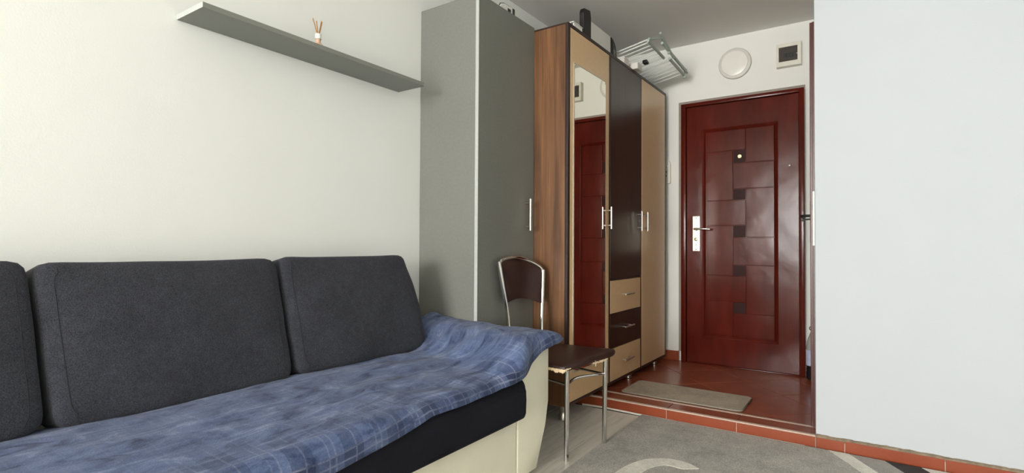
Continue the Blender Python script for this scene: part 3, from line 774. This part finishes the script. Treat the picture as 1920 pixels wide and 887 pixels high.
for j in range(nv):
    for i in (0, nu): bm.faces.new((grid[0][i][j], grid[0][i][j+1], grid[1][i][j+1], grid[1][i][j]))
obj('backrest', bm, M_brownvinyl, ch, smooth=50)
# seat: rounded outline with a slightly domed top
def outline():
    c = [(.868, 2.050), (.886, 2.14), (.897, 2.26), (.905, 2.38), (.915, 2.484), (.885, 2.500), (.76, 2.502), (.64, 2.498), (.55, 2.485), (.49, 2.44), (.478, 2.30), (.478, 2.20), (.50, 2.11), (.56, 2.07), (.70, 2.050), (.82, 2.043)]
    p = catmull([(a, b, 0) for a, b in c+c[:1]], 4)[:-1]
    return [(q.x, q.y) for q in p]
OL = outline(); cx_, cy_ = .69, 2.28
def seatz(x, y): return .462 - .010*(math.hypot((x-cx_)/.22, (y-cy_)/.22)/1.4)**2 + .012*sm(2.40, 2.52, y)*sm(.75, .92, x)
bm = bmesh.new(); rings = []
for (sc, dz) in ((.985, -.026), (1.0, -.018), (1.0, -.008), (.985, -.001), (.95, .002), (.75, .005), (.4, .007)):
    rings.append([bm.verts.new((cx_+(x-cx_)*sc, cy_+(y-cy_)*sc, seatz(cx_+(x-cx_)*sc, cy_+(y-cy_)*sc)+dz)) for x, y in OL])
m_ = len(OL)
for a, b in zip(rings[:-1], rings[1:]):
    for k in range(m_): bm.faces.new((a[k], a[(k+1) % m_], b[(k+1) % m_], b[k]))
bm.faces.new(rings[0][::-1]); bm.faces.new(rings[-1])
obj('seat', bm, M_brownvinyl, ch, smooth=50)
# torn edge: foam strips along the near corner and under the front edge
def torn(i0, i1, zt, zb, n, sd):
    rnd = random.Random(sd); bm = bmesh.new(); A = []; B = []; A2 = []; B2 = []
    for k in range(n+1):
        f = i0+(i1-i0)*k/n; i = math.floor(f); t = f-i
        p, q = OL[i % m_], OL[(i+1) % m_]
        x, y = p[0]+(q[0]-p[0])*t, p[1]+(q[1]-p[1])*t
        ox, oy = x-cx_, y-cy_; L = math.hypot(ox, oy); ox, oy = ox/L, oy/L
        e = math.sin(math.pi*k/n); za = seatz(x, y)+zt-rnd.uniform(0, .004); zb_ = za-(.002+(zt-zb)*e*rnd.uniform(.6, 1.1))
        for lst, d, zz in ((A, .0015, za), (B, .003, zb_), (A2, -.004, za), (B2, -.003, zb_)): lst.append(bm.verts.new((x+ox*d, y+oy*d, zz)))
    for k in range(n):
        bm.faces.new((A[k], A[k+1], B[k+1], B[k])); bm.faces.new((A2[k], B2[k], B2[k+1], A2[k+1]))
        bm.faces.new((A[k], A2[k], A2[k+1], A[k+1])); bm.faces.new((B[k], B[k+1], B2[k+1], B2[k]))
    return bm
fo = obj('torn_foam', torn(-7.0, 2.2, -.012, -.028, 40, 3), M_foam, ch); fo['label'] = 'torn cream foam at the seat corner'
obj('torn_foam', torn(8.0, 13.0, -.024, -.031, 24, 5), M_foam, ch)
tb('loose_thread', M_foam, ch, catmull([(.901, 2.29, .440), (.904, 2.283, .432), (.905, 2.287, .424), (.906, 2.283, .415)], 4), .0012, 5)
# seat frame and stretchers
tb('seat_frame', M_chrome, ch, [(FL[0]+.004, FL[1]+.008, .425), (FR[0]+.004, FR[1]-.008, .425)], .008, 10)
tb('stretcher', M_chrome, ch, catmull([(FL[0], FL[1], .345), (FL[0]+.006, FL[1]+.08, .362), (FR[0]-.008, FR[1]-.08, .362), (FR[0], FR[1], .350)], 6), .0062, 10)
tb('stretcher', M_chrome, ch, [(FL[0], FL[1], .345), (.442, 2.231, .36)], .006, 10)
tb('stretcher', M_chrome, ch, [(FR[0], FR[1], .350), (.498, 2.459, .365)], .006, 10)

# ------------------------------------------------------------------ rug
rg = thing('rug', (1.85, 1.4, 0), 'grey rug with pale curved bands in front of the step', 'rug')
RXL, RXR, RY0, RY1 = .878, 2.95, -.9, 2.958
pts = []
def wob(x, y): return .004*noise.noise(Vector((x*9, y*9, 0)))+.0015*noise.noise(Vector((x*60, y*60, 2)))
N = 260
for k in range(N): t = k/N; pts.append((RXL+wob(RXL, RY0+(RY1-RY0)*t), RY0+(RY1-RY0)*t))
for k in range(N): t = k/N; x = RXL+(RXR-RXL)*t; pts.append((x, RY1+wob(x, RY1)-.002))
for k in range(40): t = k/40; pts.append((RXR, RY1-(RY1-RY0)*t))
for k in range(40): t = k/40; pts.append((RXR-(RXR-RXL)*t, RY0))
pr('pile', M_rug, rg, pts[::-1], 'z', .0006, .0125)
def patch(name, mat, poly, dz=.0022, lab=None):
    out = []
    for a, b in zip(poly, poly[1:]+poly[:1]):
        nseg = max(2, int(math.dist(a, b)/.012))
        for k in range(nseg):
            t = k/nseg; x, y = a[0]+(b[0]-a[0])*t, a[1]+(b[1]-a[1])*t
            out.append((x+wob(x+5, y)*.8, y+wob(x, y+5)*.8))
    o = pr(name, mat, rg, out, 'z', .0128, .0125+dz)
    if lab: o['label'] = lab
    return o
def cm2(p, n=8): return [(q.x, q.y) for q in catmull([(a, b, 0) for a, b in p], n)]
outer = cm2([(1.10, 1.98), (1.072, 2.06), (1.072, 2.16), (1.092, 2.275), (1.142, 2.363), (1.225, 2.413), (1.30, 2.408), (1.352, 2.379)])
inner = cm2([(1.352, 2.379), (1.294, 2.338), (1.245, 2.338), (1.205, 2.321), (1.170, 2.25), (1.165, 2.16), (1.18, 2.06), (1.22, 1.98)])
patch('pale_swirl', M_ruglight, outer+inner[1:], lab='pale curl woven into the rug')
def diag(x): return x
s = -1.55
def line(x, y, yy): return x + (yy-y)/s          # x on a slanted edge at height yy
ye = 2.951; yb = 1.75
def strip(xa, ya, xb, yb2, name, mat, lab):
    patch(name, mat, [(line(xa, ya, ye), ye), (line(xb, yb2, ye), ye), (line(xb, yb2, yb), yb), (line(xa, ya, yb), yb)], lab=lab)
strip(1.800, 2.951, 1.882, 2.951, 'pale_band', M_ruglight, 'pale slanting band of the rug')
strip(1.8825, 2.951, 2.016, 2.951, 'grey_band', M_rugmid, 'mid grey slanting band of the rug')
strip(2.0165, 2.951, 2.150, 2.951, 'black_band', M_rugdark, 'black slanting band of the rug')
strip(2.1505, 2.951, 2.26, 2.951, 'pale_band', M_ruglight, None)
